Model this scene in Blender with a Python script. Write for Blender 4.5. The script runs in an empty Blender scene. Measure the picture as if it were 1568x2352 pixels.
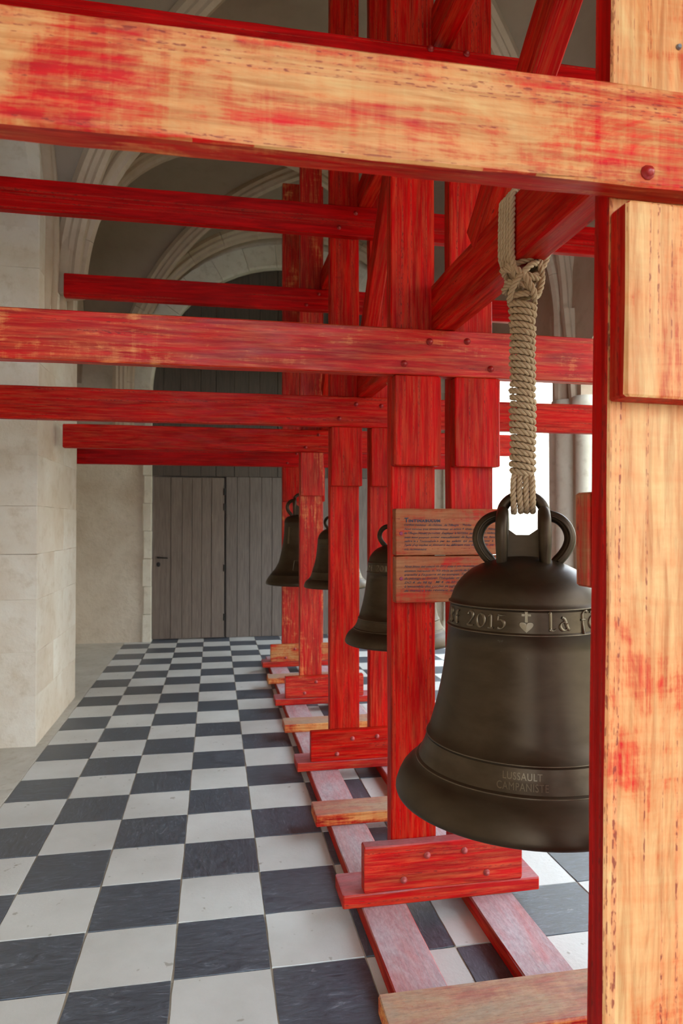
import bpy, bmesh, math, random
from mathutils import Vector, Matrix, noise
random.seed(7)
D = bpy.data
SC = bpy.context.scene
COL = SC.collection
PI = math.pi

# ------------------------------------------------------------------ camera
YAW, PITCH = 0.1835, 0.0166
CAM = Vector((-0.196, -2.3666, 1.5209))
fw = Vector((math.sin(YAW)*math.cos(PITCH), math.cos(YAW)*math.cos(PITCH), math.sin(PITCH)))
rt = Vector((math.cos(YAW), -math.sin(YAW), 0))
up = rt.cross(fw)
cd = D.cameras.new('camera')
cam = D.objects.new('camera', cd); COL.objects.link(cam)
cam.matrix_world = Matrix(((rt.x, up.x, -fw.x, CAM.x), (rt.y, up.y, -fw.y, CAM.y), (rt.z, up.z, -fw.z, CAM.z), (0, 0, 0, 1)))
cd.sensor_fit = 'VERTICAL'; cd.sensor_height = 36; cd.lens = 1570/2352*36
cd.clip_start = 0.02; cd.clip_end = 200
cd.dof.use_dof = True; cd.dof.focus_distance = 2.1; cd.dof.aperture_fstop = 5.0
SC.camera = cam

# ------------------------------------------------------------------ world, sun, exposure
w = D.worlds.new('sky'); SC.world = w; w.use_nodes = True
bg = w.node_tree.nodes['Background']
bg.inputs[0].default_value = (0.74, 0.87, 1.0, 1); bg.inputs[1].default_value = 3.2
sl = D.lights.new('sun', 'SUN'); sl.energy = 4.0; sl.color = (1.0, 0.90, 0.76); sl.angle = math.radians(1.5)
so = D.objects.new('sun', sl); COL.objects.link(so)
so.rotation_euler = Vector((-0.45, -0.55, 0.72)).to_track_quat('Z', 'Y').to_euler()
SC.view_settings.view_transform = 'Standard'; SC.view_settings.look = 'None'
SC.view_settings.exposure = 1.4; SC.view_settings.gamma = 1.0; SC.view_settings.use_curve_mapping = False
try:
    SC.cycles.use_denoising = True
    SC.cycles.max_bounces = 10; SC.cycles.diffuse_bounces = 6
    SC.cycles.caustics_reflective = False; SC.cycles.caustics_refractive = False
    SC.cycles.sample_clamp_indirect = 8
except Exception: pass

# ------------------------------------------------------------------ helpers
def link(o, parent=None):
    COL.objects.link(o)
    if parent: o.parent = parent
    return o
def tag(o, label=None, cat=None, group=None, kind=None):
    if label: o['label'] = label
    if cat: o['category'] = cat
    if group: o['group'] = group
    if kind: o['kind'] = kind
    return o
def mesh(name, V, F, mat=None, smooth=False):
    m = D.meshes.new(name); m.from_pydata([tuple(v) for v in V], [], F); m.update()
    if mat: m.materials.append(mat)
    if smooth: m.polygons.foreach_set('use_smooth', [True]*len(m.polygons))
    return m
def obj(name, m, parent=None, loc=(0, 0, 0), rot=(0, 0, 0)):
    o = D.objects.new(name, m); o.location = loc; o.rotation_euler = rot
    return link(o, parent)
def empty(name, loc=(0, 0, 0), rz=0):
    o = D.objects.new(name, None); o.location = loc; o.rotation_euler = (0, 0, rz); o.empty_display_size = .1
    return link(o)
def merge(parts):
    V = []; F = []
    for v, f in parts:
        b = len(V); V += list(v); F += [[i+b for i in q] for q in f]
    return V, F
def box(x0, x1, y0, y1, z0, z1):
    V = [(x0,y0,z0),(x1,y0,z0),(x1,y1,z0),(x0,y1,z0),(x0,y0,z1),(x1,y0,z1),(x1,y1,z1),(x0,y1,z1)]
    return V, [[0,3,2,1],[4,5,6,7],[0,1,5,4],[1,2,6,5],[2,3,7,6],[3,0,4,7]]
def timber_vf(L, W, H, seg=6, bev=.004, jit=.0012, rnd=None):
    """box along local X, centred, chamfered along the long edges, slightly uneven"""
    rnd = rnd or random
    b = bev; a, c = W/2, H/2
    prof = [(-a+b,-c),(a-b,-c),(a,-c+b),(a,c-b),(a-b,c),(-a+b,c),(-a,c-b),(-a,-c+b)]
    V = []; F = []
    xs = [-L/2] + [-L/2+b] + [-L/2+L*k/seg for k in range(1, seg)] + [L/2-b, L/2]
    for i, x in enumerate(xs):
        e = (i == 0 or i == len(xs)-1)
        for (y, z) in prof:
            s = (1 - b/max(a, c)*1.2) if e else 1
            V.append((x, y*s + rnd.uniform(-jit, jit), z*s + rnd.uniform(-jit, jit)))
    n = 8
    for i in range(len(xs)-1):
        for k in range(n):
            F.append([i*n+(k+1) % n, (i+1)*n+(k+1) % n, (i+1)*n+k, i*n+k])
    F.append(list(reversed(range(n)))); F.append([(len(xs)-1)*n+k for k in range(n)])
    return V, F
def tube(path, rad, n=8, closed=False, sx=1, sy=1, up0=None):
    """sweep an ellipse section along path with parallel transport; rad number or list"""
    P = [Vector(p) for p in path]; N = len(P)
    T = []
    for i in range(N):
        a = P[(i-1) % N] if (closed or i > 0) else P[i]; b_ = P[(i+1) % N] if (closed or i < N-1) else P[i]
        T.append((b_-a).normalized())
    u = Vector(up0) if up0 else (Vector((0, 0, 1)) if abs(T[0].z) < .9 else Vector((1, 0, 0)))
    u = (u - T[0]*u.dot(T[0])).normalized()
    V = []; F = []; frames = []
    for i in range(N):
        u = (u - T[i]*u.dot(T[i])).normalized(); v = T[i].cross(u); frames.append((u.copy(), v))
        r = rad[i] if isinstance(rad, (list, tuple)) else rad
        for k in range(n):
            a = 2*PI*k/n
            V.append(P[i] + u*(math.cos(a)*r*sx) + v*(math.sin(a)*r*sy))
    for i in range(N if closed else N-1):
        j = (i+1) % N
        for k in range(n):
            F.append([i*n+k, i*n+(k+1) % n, j*n+(k+1) % n, j*n+k])
    if not closed:
        F.append(list(reversed(range(n)))); F.append([(N-1)*n+k for k in range(n)])
    return V, F
def catmull(pts, per=8, closed=False):
    P = [Vector(p) for p in pts]; N = len(P); out = []
    rng = range(N) if closed else range(N-1)
    for i in rng:
        p0 = P[(i-1) % N] if (closed or i > 0) else P[0]*2-P[1]
        p1 = P[i]; p2 = P[(i+1) % N]
        p3 = P[(i+2) % N] if (closed or i < N-2) else P[-1]*2-P[-2]
        for k in range(per):
            t = k/per
            out.append(.5*((2*p1)+(-p0+p2)*t+(2*p0-5*p1+4*p2-p3)*t*t+(-p0+3*p1-3*p2+p3)*t**3))
    if not closed: out.append(P[-1])
    return out
def resample(P, step):
    out = [P[0].copy()]; acc = 0
    for a, b_ in zip(P[:-1], P[1:]):
        d = (b_-a).length
        while acc + d >= step:
            t = (step-acc)/d; a = a + (b_-a)*t; out.append(a.copy()); d = (b_-a).length; acc = 0
        acc += d
    return out
def rope_vf(path, R, step=.006, lay=.052, n=6, ph=0):
    P = resample([Vector(p) for p in path], step); N = len(P)
    if N < 3: return [], []
    T = [(P[min(i+1, N-1)]-P[max(i-1, 0)]).normalized() for i in range(N)]
    u = Vector((0, 0, 1)) if abs(T[0].z) < .9 else Vector((1, 0, 0))
    parts = []; fr = []
    for t in T:
        u = (u - t*u.dot(t)).normalized(); fr.append((u.copy(), t.cross(u)))
    for s in range(3):
        pp = []
        for i in range(N):
            a = ph + s*2*PI/3 + i*step/lay*2*PI
            pp.append(P[i] + fr[i][0]*(math.cos(a)*R*.53) + fr[i][1]*(math.sin(a)*R*.53))
        parts.append(tube(pp, R*.485, n))
    return merge(parts)
def lathe(prof, n=64):
    V = []; F = []
    for (r, z) in prof:
        for k in range(n):
            a = 2*PI*k/n; V.append((r*math.cos(a), r*math.sin(a), z))
    for i in range(len(prof)-1):
        for k in range(n):
            F.append([i*n+k, i*n+(k+1) % n, (i+1)*n+(k+1) % n, (i+1)*n+k])
    return V, F

# ------------------------------------------------------------------ materials
class NT:
    def __init__(s, name, rough=.6, metal=0.0, spec=.5):
        s.m = D.materials.new(name); s.m.use_nodes = True; s.t = s.m.node_tree; s.N = s.t.nodes
        s.b = s.N['Principled BSDF']
        s.b.inputs['Roughness'].default_value = rough; s.b.inputs['Metallic'].default_value = metal
        s.b.inputs['Specular IOR Level'].default_value = spec
        s.tc = s.N.new('ShaderNodeTexCoord'); s._co = {}
    def L(s, a, b): s.t.links.new(a, b)
    def coords(s, scale=(1, 1, 1), kind='Object', rnd=True):
        mp = s.N.new('ShaderNodeMapping'); mp.inputs['Scale'].default_value = scale
        src = s.tc.outputs[kind]
        if rnd:
            oi = s.N.new('ShaderNodeObjectInfo'); mu = s.N.new('ShaderNodeMath'); mu.operation = 'MULTIPLY'; mu.inputs[1].default_value = 37.0
            s.L(oi.outputs['Random'], mu.inputs[0]); ad = s.N.new('ShaderNodeVectorMath'); ad.operation = 'ADD'
            s.L(src, ad.inputs[0]); s.L(mu.outputs[0], ad.inputs[1]); src = ad.outputs[0]
        s.L(src, mp.inputs['Vector']); return mp.outputs[0]
    def noise(s, co, scale=5, detail=4, rough=.5, dist=0):
        n = s.N.new('ShaderNodeTexNoise'); n.inputs['Scale'].default_value = scale; n.inputs['Detail'].default_value = detail
        n.inputs['Roughness'].default_value = rough; n.inputs['Distortion'].default_value = dist
        s.L(co, n.inputs['Vector']); return n.outputs['Fac']
    def ramp(s, fac, stops):
        r = s.N.new('ShaderNodeValToRGB'); e = r.color_ramp.elements
        while len(e) > 1: e.remove(e[-1])
        e[0].position = stops[0][0]; c = stops[0][1]; e[0].color = (c, c, c, 1) if not isinstance(c, tuple) else (*c, 1)
        for p, c in stops[1:]:
            x = e.new(p); x.color = (c, c, c, 1) if not isinstance(c, tuple) else (*c, 1)
        s.L(fac, r.inputs[0]); return r.outputs[0]
    def mix(s, fac, a, b, mode='MIX'):
        m = s.N.new('ShaderNodeMix'); m.data_type = 'RGBA'; m.blend_type = mode
        for sock, v in ((m.inputs[0], fac), (m.inputs[6], a), (m.inputs[7], b)):
            if isinstance(v, (int, float)): sock.default_value = v
            elif isinstance(v, tuple): sock.default_value = (*v, 1)
            else: s.L(v, sock)
        return m.outputs[2]
    def math(s, op, a, b=0.0):
        m = s.N.new('ShaderNodeMath'); m.operation = op
        for i, v in enumerate((a, b)):
            if isinstance(v, (int, float)): m.inputs[i].default_value = v
            else: s.L(v, m.inputs[i])
        return m.outputs[0]
    def bump(s, h, strength=.3, dist=.002):
        b = s.N.new('ShaderNodeBump'); b.inputs['Strength'].default_value = strength; b.inputs['Distance'].default_value = dist
        s.L(h, b.inputs['Height']); s.L(b.outputs[0], s.b.inputs['Normal'])
    def color(s, c):
        if isinstance(c, tuple): s.b.inputs['Base Color'].default_value = (*c, 1)
        else: s.L(c, s.b.inputs['Base Color'])

def wood(name, stain, lo=.12, dust=None, rough=.45, cover=.72, spec=.25, base=((.50,.22,.07),(.78,.46,.20))):
    """pine stained red: stain 0..1 = share of the surface that is opaque red; grain runs along local X"""
    n = NT(name, rough, spec=spec)
    g = n.noise(n.coords((1.0, 16, 16)), 5, 8, .62, .6)
    g2 = n.noise(n.coords((.5, 6, 6)), 4, 5, .6, 1.5)
    pine = n.ramp(g, [(.3, base[0]), (.55, base[1]), (.75, tuple(min(1, c*1.12) for c in base[1]))])
    big = n.noise(n.coords((1.3, 3.0, 3.0)), 2.2, 7, .68, .8)
    streak = n.noise(n.coords((1.2, 22, 22)), 4, 6, .7, .3)
    cross = n.noise(n.coords((9, 1.2, 1.2)), 3, 5, .65, .6)
    s = n.math('ADD', n.math('MULTIPLY', big, .55), n.math('ADD', n.math('MULTIPLY', streak, .27), n.math('MULTIPLY', cross, .18)))
    c0 = .62 - stain*.30
    thin = n.ramp(s, [(c0-.16, 0.0), (c0+.02, 1.0)])
    thick = n.ramp(s, [(c0-.03, 0.0), (c0+.07, 1.0)])
    orange = n.mix(1.0, pine, (.95, .36, .17), 'MULTIPLY')
    redv = n.mix(n.ramp(g2, [(.35, 0.0), (.65, 1.0)]), (.28, .0, .0), (.56, .001, .001))
    c = n.mix(n.math('MULTIPLY', thin, .78), pine, orange)
    c = n.mix(n.math('MULTIPLY', thick, n.ramp(streak, [(.36, cover), (.56, 1.0)])), c, redv)
    # knots
    v = n.N.new('ShaderNodeTexVoronoi'); v.inputs['Scale'].default_value = 1.0
    n.L(n.coords((1.1, 3.4, 3.4)), v.inputs['Vector'])
    kn = n.ramp(v.outputs['Distance'], [(.035, 1.0), (.085, 0.0)])
    c = n.mix(n.math('MULTIPLY', kn, .65), c, (.10, .035, .02))
    # resin dashes along the grain
    ds = n.noise(n.coords((20, 60, 60)), 3, 2, .5)
    rows = n.noise(n.coords((.12, 26, 26)), 2.4, 1, .5)
    rowm = n.ramp(rows, [(.555, 0.0), (.585, 1.0), (.60, 1.0), (.63, 0.0)])
    dm = n.math('MULTIPLY', n.ramp(ds, [(.52, 0.0), (.60, 1.0)]), rowm)
    c = n.mix(n.math('MULTIPLY', rowm, .25), c, (.50, .08, .04))
    c = n.mix(n.math('MULTIPLY', dm, .8), c, (.16, .015, .01))
    if dust:
        ge = n.N.new('ShaderNodeNewGeometry'); sp = n.N.new('ShaderNodeSeparateXYZ'); n.L(ge.outputs['Normal'], sp.inputs[0])
        topm = n.ramp(sp.outputs['Z'], [(.6, 0.0), (.9, 1.0)])
        dn = n.noise(n.coords((6, 20, 20)), 6, 6, .7)
        dd = n.mix(n.ramp(dn, [(.35, 0.0), (.65, 1.0)]), tuple(x*.68 for x in dust), dust)
        spk = n.ramp(n.noise(n.coords((30, 60, 60)), 4, 3, .6), [(.62, 0.0), (.72, .5)])
        dd = n.mix(spk, dd, (.35, .03, .03))
        keep = n.ramp(big, [(.35, .95), (.62, .55)])
        c = n.mix(n.math('MULTIPLY', topm, keep), c, dd)
    n.color(c)
    rr = n.ramp(n.noise(n.coords((2, 8, 8)), 3, 4), [(.3, rough-.1), (.7, rough+.14)])
    n.L(rr, n.b.inputs['Roughness'])
    h = n.math('ADD', n.math('MULTIPLY', g, .6), n.math('MULTIPLY', n.noise(n.coords((6, 30, 30)), 6, 5, .7), .5))
    n.bump(h, .35, .0022)
    return n.m

M = {}
M['w_bare']  = wood('stained_pine_pale', .36, base=((.36,.155,.045),(.52,.30,.115)))
M['w_post']  = wood('stained_pine_post', .20, base=((.42,.19,.065),(.60,.34,.14)))
M['w_block']   = wood('stained_block', .42, base=((.30,.13,.06),(.42,.22,.11)))
M['w_mid']   = wood('stained_pine_orange_red', .74)
M['w_red']   = wood('stained_pine_red', 1.08, cover=.85, spec=.09)
M['w_deep']  = wood('stained_pine_deep_red', 1.6, cover=1.0, spec=.10)
M['w_sign']  = wood('sign_pine', .22, rough=.6, base=((.22,.07,.025),(.32,.125,.05)))
M['w_rail']  = wood('dusty_red_pine', 1.05, dust=(.56,.49,.52), rough=.62)
M['w_foot']  = wood('dusty_red_foot', 1.12, dust=(.50,.22,.24), rough=.5)
M['w_sleep'] = wood('dusty_bare_pine', .42, dust=(.40,.29,.215), rough=.62, base=((.58,.26,.07),(.80,.48,.18)))

def mat_bronze():
    n = NT('bronze', .4, .75)
    a = n.noise(n.coords((1, 1, 2.5)), 5, 7, .62, .4); f = n.noise(n.coords((1, 1, 1)), 90, 3, .6)
    c = n.mix(n.ramp(a, [(.3, 0.0), (.7, 1.0)]), (.038, .023, .012), (.074, .048, .027))
    sp = n.noise(n.coords((1, 1, 1)), 26, 5, .75)
    c = n.mix(n.ramp(sp, [(.68, 0.0), (.76, .35)]), c, (.23, .24, .20))
    n.color(c); n.L(n.ramp(a, [(.3, .36), (.7, .5)]), n.b.inputs['Roughness'])
    n.bump(n.math('ADD', n.math('MULTIPLY', f, .3), a), .12, .002); return n.m
def mat_band():
    n = NT('bronze_band', .40, .78)
    a = n.noise(n.coords((1, 1, 2)), 9, 6, .65)
    n.color(n.mix(n.ramp(a, [(.3, 0.0), (.7, 1.0)]), (.050, .033, .018), (.088, .060, .036))); n.bump(a, .1, .001); return n.m
def mat_relief():
    n = NT('bronze_relief', .34, .8)
    a = n.noise(n.coords((1, 1, 1)), 40, 4, .6)
    n.color(n.mix(a, (.12, .088, .054), (.21, .162, .104))); return n.m
def mat_rope():
    n = NT('hemp_rope', .85)
    a = n.noise(n.coords((1, 1, 1), rnd=False), 500, 3, .6); b = n.noise(n.coords((1, 1, 1), rnd=False), 22, 4, .6)
    n.color(n.mix(n.math('ADD', n.math('MULTIPLY', a, .5), n.math('MULTIPLY', b, .5)), (.33, .215, .115), (.62, .455, .28)))
    n.bump(a, .5, .0008); return n.m
def mat_tile(dark):
    n = NT('slate_tile' if dark else 'limestone_tile', .36 if dark else .5, spec=.75 if dark else .5)
    if dark:
        a = n.noise(n.coords((1.2, 4.5, 1)), 6, 9, .76, 2.8); b = n.noise(n.coords((1, 1, 1)), 3, 4)
        c = n.mix(n.ramp(a, [(.36, 0.0), (.62, 1.0)]), (.016, .021, .030), (.095, .115, .145))
        c = n.mix(n.ramp(a, [(.58, 0.0), (.66, .8)]), c, (.24, .27, .31))
        c = n.mix(n.ramp(n.noise(n.coords((1, 1, 1)), 16, 3, .6), [(.70, 0.0), (.76, .6)]), c, (.34, .36, .38))
        c = n.mix(n.math('MULTIPLY', b, .35), c, (.12, .135, .16))
        n.color(c); n.L(n.ramp(a, [(.3, .28), (.7, .5)]), n.b.inputs['Roughness']); n.bump(a, .8, .003)
    else:
        a = n.noise(n.coords((1, 1, 1)), 2.5, 6, .6); f = n.noise(n.coords((1, 1, 1)), 70, 5, .65)
        c = n.mix(n.ramp(a, [(.3, 0.0), (.7, 1.0)]), (.54, .535, .50), (.66, .66, .63))
        c = n.mix(n.ramp(n.noise(n.coords((1, 1, 1)), 24, 2), [(.70, 0.0), (.75, .7)]), c, (.30, .27, .22))
        n.color(c); n.bump(n.math('ADD', f, n.math('MULTIPLY', a, 2.0)), .6, .0025)
    return n.m
def mat_stone(name, c0, c1, bump=.5, sc=1.0, rough=.9, courses=0, stain=(.36,.27,.17), rnd=True):
    n = NT(name, rough)
    k = 'Object'
    a = n.noise(n.coords((1, 1, 1), k, rnd), 1.6*sc, 7, .62, .3); b = n.noise(n.coords((1, 1, 1), k, rnd), 9*sc, 7, .68); f = n.noise(n.coords((1, 1, 1), k, rnd), 60, 4, .6)
    c = n.mix(n.ramp(a, [(.3, 0.0), (.7, 1.0)]), c0, c1)
    c = n.mix(n.ramp(b, [(.52, 0.0), (.74, .5)]), c, stain)
    h = n.math('ADD', n.math('MULTIPLY', b, 1.0), n.math('ADD', n.math('MULTIPLY', f, .25), a))
    n.color(c); n.bump(h, bump, .012); return n.m
def mat_oak(name, c0, c1):
    n = NT(name, .75)
    g = n.noise(n.coords((14, 14, .8)), 5, 7, .62, .4); b = n.noise(n.coords((1, 1, .5)), 2.2, 4)
    c = n.mix(n.ramp(g, [(.3, 0.0), (.7, 1.0)]), c0, c1)
    c = n.mix(n.math('MULTIPLY', b, .35), c, tuple(x*1.5 for x in c1))
    n.color(c); n.bump(g, .4, .002); return n.m
def plain(name, c, rough=.6, metal=0.0):
    n = NT(name, rough, metal); a = n.noise(n.coords((1, 1, 1)), 12, 4)
    n.color(n.mix(a, tuple(x*.8 for x in c), tuple(min(1, x*1.15) for x in c))); return n.m
M['bronze'] = mat_bronze(); M['relief'] = mat_relief(); M['band'] = mat_band(); M['rope'] = mat_rope()
M['tile_d'] = mat_tile(True); M['tile_l'] = mat_tile(False)
M['grout'] = mat_stone('lime_grout', (.42,.37,.29), (.55,.50,.40), .4, 4)
M['pier'] = mat_stone('pier_limestone', (.64,.52,.39), (.79,.73,.63), .7, 1.0, stain=(.48,.36,.22))
M['plaster'] = mat_stone('rough_lime_plaster', (.53,.43,.32), (.68,.59,.47), .9, 1.4, stain=(.44,.35,.24), rnd=False)
M['dressed'] = mat_stone('dressed_limestone', (.60,.53,.41), (.74,.68,.56), .3, 1.2)
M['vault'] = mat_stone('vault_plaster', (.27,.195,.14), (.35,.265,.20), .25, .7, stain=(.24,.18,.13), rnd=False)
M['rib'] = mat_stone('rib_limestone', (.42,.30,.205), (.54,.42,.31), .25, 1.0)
M['court'] = mat_stone('courtyard_limestone', (.70,.66,.56), (.84,.81,.72), .4, .5, rnd=False)
M['dark_ground'] = mat_stone('low_bounce_ground', (.06,.08,.035), (.12,.14,.06), .5, 6, rnd=False)  # unseen ground, made dark to cut the light bounced up to the vault
M['oak'] = mat_oak('weathered_oak', (.070,.050,.040), (.165,.128,.105))
M['oak_door'] = mat_oak('weathered_oak_door', (.085,.058,.043), (.185,.138,.108))
M['oak_shaded'] = mat_oak('weathered_oak_shaded', (.040,.028,.020), (.095,.070,.052))  # same oak for the upper planks, dimmer light up there painted into its colour
M['iron'] = plain('wrought_iron', (.022,.018,.015), .55, .6)
M['bolt'] = plain('painted_bolt', (.30,.008,.008), .35)
M['bolt_dusty'] = plain('painted_bolt_dusty', (.42,.07,.065), .4)
M['steel'] = plain('zinc_screw', (.25,.25,.26), .4, .8)
M['ink'] = plain('sign_ink', (.035,.030,.045), .8)
M['screw'] = plain('painted_screw', (.22,.01,.05), .5)
M['rubber'] = plain('dark_leather_wedge', (.05,.018,.012), .6)

# ------------------------------------------------------------------ floor
T = .33
floor = obj('floor', mesh('floor', *box(-2.0, 3.5, -8.0, 7.1, -.10, -.0045), M['grout'])); tag(floor, kind='structure')
def tile_vf(rnd):
    h = T/2 - .0017; pts = []
    per = 5
    for s in range(4):
        for k in range(per):
            t = -h + 2*h*k/per; j = rnd.uniform(-.0022, .0008) if k else 0
            if k == 0: j = -.001
            p = {0: (t, -h-j), 1: (h+j, t), 2: (-t, h+j), 3: (-h-j, -t)}[s]
            if k == 0:
                p = {0: (-h+.003, -h+.001), 1: (h-.003, -h+.001), 2: (h-.003, h-.001), 3: (-h+.003, h-.001)}[s]
            pts.append(p)
    n = len(pts); V = [(x*.994, y*.994, 0) for x, y in pts] + [(x, y, -.0018) for x, y in pts] + [(x, y, -.012) for x, y in pts]
    F = [list(range(n))]
    for L in range(2):
        for k in range(n): F.append([L*n+k, (L+1)*n+k, (L+1)*n+(k+1) % n, L*n+(k+1) % n])
    return V, F
rt_ = random.Random(3)
tm = {c: [mesh('tile', *tile_vf(rt_), M['tile_d' if c else 'tile_l']) for _ in range(5)] for c in (0, 1)}
ntile = 0; stuff = []
for j in range(-18, 21):
    for i in range(-4, 8):
        dark = (i + j) % 2 == 1
        x = (i+.5)*T; y = (j+.5)*T
        if j >= -2:
            o = obj('tile', rt_.choice(tm[1 if dark else 0]), floor, (x, y, rt_.uniform(-.0009, .0004)), (rt_.uniform(-.0012, .0012), rt_.uniform(-.0012, .0012), rt_.choice((0, PI/2, PI, -PI/2)) + rt_.uniform(-.003, .003)))
            ntile += 1
        else: stuff.append((x, y, dark))
for dark in (True, False):
    V, F = merge([([(v[0]+x, v[1]+y, v[2]) for v in tile_vf(rt_)[0]], tile_vf(rt_)[1]) for x, y, d in stuff if d == dark])
    tag(obj('tile', mesh('tile', V, F, M['tile_d' if dark else 'tile_l']), floor), kind='stuff')
# border slabs left and right, threshold
bs = [mesh('border_slab', *timber_vf(.995, .66, .03, 3, .003, .001, rt_), M['tile_l']) for _ in range(3)]
M['slab'] = mat_stone('border_slab_stone', (.47,.44,.37), (.60,.57,.50), .2, 2)
for m_ in bs: m_.materials[0] = M['slab']
for k in range(-8, 7):
    obj('border_slab', rt_.choice(bs), floor, (-1.32-.332, k*1.0+.35, -.0155), (0, 0, PI/2))
    obj('border_slab', rt_.choice(bs), floor, (2.64+.332, k*1.0+.1, -.0155), (0, 0, PI/2))

# ------------------------------------------------------------------ vault, walls
XC, R0, ZS = .80, 2.15, 3.30
BAYS = [-10.7, -7.2, -3.7, -.2, 3.3, 6.8]; HB = 1.75
def zA(x):
    d = R0*R0-(x-XC)**2; return ZS+math.sqrt(d) if d > 0 else 0
def zB(y):
    k = math.floor((y-BAYS[0])/3.5); yc = BAYS[0]+3.5*k+HB; t = 1-((y-yc)/HB)**2
    return ZS+R0*math.sqrt(max(0, t))
xs = sorted(set([-1.95+5.5*i/96 for i in range(97)] + [XC-R0+.0005, XC+R0-.0005]))
ys = [-7.2+14.0*i/240 for i in range(241)]
V = [(x, y, max(zA(x), zB(y)) + .03) for y in ys for x in xs]; nx = len(xs)
F = [[j*nx+i, (j+1)*nx+i, (j+1)*nx+i+1, j*nx+i+1] for j in range(len(ys)-1) for i in range(nx-1)]
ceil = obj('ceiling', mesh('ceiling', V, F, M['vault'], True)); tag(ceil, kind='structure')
roof = obj('roof', mesh('roof', *box(-2.6, 4.0, -7.9, 7.8, 6.2, 6.5), M['court'])); tag(roof, kind='structure')

RIB = [(-.13, .06), (-.13, -.02), (-.085, -.05), (-.085, -.085), (-.05, -.12), (-.045, -.16), (0, -.185), (.045, -.16), (.05, -.12), (.085, -.085), (.085, -.05), (.13, -.02), (.13, .06)]
def rib_vf(path, inward, sc=1.0, prof=RIB):
    """moulded profile (u across, v along outward normal) swept along path; inward(p)->vector to the rib's soffit"""
    P = [Vector(p) for p in path]; N = len(P); V = []; F = []; n = len(prof)
    for i in range(N):
        t = (P[min(i+1, N-1)]-P[max(0, i-1)]).normalized()
        d = Vector(inward(P[i])); d = (d-t*d.dot(t)).normalized(); s = t.cross(d)
        for (u, v) in prof: V.append(P[i] + s*(u*sc) - d*(v*sc))
    for i in range(N-1):
        for k in range(n): F.append([i*n+k, (i+1)*n+k, (i+1)*n+(k+1) % n, i*n+(k+1) % n])
    F.append(list(range(n))); F.append([(N-1)*n+k for k in reversed(range(n))])
    return V, F
def arch_pts(y, a0, a1, R=R0, n=8):
    return [(XC+R*math.cos(a0+(a1-a0)*k/n), y, ZS+R*math.sin(a0+(a1-a0)*k/n)) for k in range(n+1)]
for yb in BAYS[2:]:
    y = yb if yb < 6.7 else 6.60
    seg = 14
    for s in range(seg):                       # transverse arches: moulded voussoirs
        g = .0015; a0 = PI*s/seg+g; a1 = PI*(s+1)/seg-g
        V, F = rib_vf(arch_pts(y, a0, a1), lambda p: (XC-p.x, 0, ZS-p.z), .82)
        obj('voussoir', mesh('voussoir', V, F, M['rib']), ceil)
for sx in (-1, 1):                               # wall arch legs at the far end, down to their corbels
    V, F = rib_vf([(XC+sx*R0, 6.60, 2.42), (XC+sx*R0, 6.60, 2.9), (XC+sx*R0, 6.60, 3.298)], lambda p: (-sx, 0, 0), .82)
    obj('rib_leg', mesh('rib_leg', V, F, M['rib']), ceil)
    V, F = rib_vf([(XC+sx*(R0+.02), 6.45, 2.46), (XC+sx*(R0+.02), 6.45, 3.5)], lambda p: (-sx, -.5, 0), .6)
    obj('rib_leg', mesh('rib_leg', V, F, M['rib']), ceil)
for yb in BAYS[2:-1]:                            # springing blocks over the arcade columns
    V, F = rib_vf([(XC+R0, yb, 2.55), (XC+R0, yb, 2.9), (XC+R0, yb, 3.299)], lambda p: (-1, 0, 0), .82)
    obj('rib_leg', mesh('rib_leg', V, F, M['rib']), ceil)
    for sy in (-1, 1):
        V, F = rib_vf([(XC+R0+.03, yb+sy*.10, 2.55), (XC+R0+.02, yb+sy*.08, 2.9), (XC+R0-.02, yb+sy*.06, 3.42)], lambda p: (-1, sy*.7, 0), .72)
        obj('rib_leg', mesh('rib_leg', V, F, M['rib']), ceil)
for b0 in BAYS[1:-1]:
    yc = b0+HB
    for sx in (-1, 1):
        for sy in (-1, 1):
            pts = []
            for k in range(25):
                a = (PI/2)*k/24; c = math.cos(a)
                pts.append((XC+sx*R0*c, yc+sy*HB*c, ZS+R0*math.sin(a)+.02))
            V, F = rib_vf(pts, lambda p: (XC-p.x, yc-p.y, (ZS-p.z)), .72)
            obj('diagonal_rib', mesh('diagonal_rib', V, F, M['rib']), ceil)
    for x in (-1.90, 3.0):                       # wall ribs on the lunettes
        pts = [(x, yc+HB*math.cos(PI*k/30), ZS+R0*math.sin(PI*k/30)) for k in range(31)]
        V, F = rib_vf(pts, lambda p: (0, yc-p.y, ZS-p.z), .6)
        obj('wall_rib', mesh('wall_rib', V, F, M['rib']), ceil)

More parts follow.
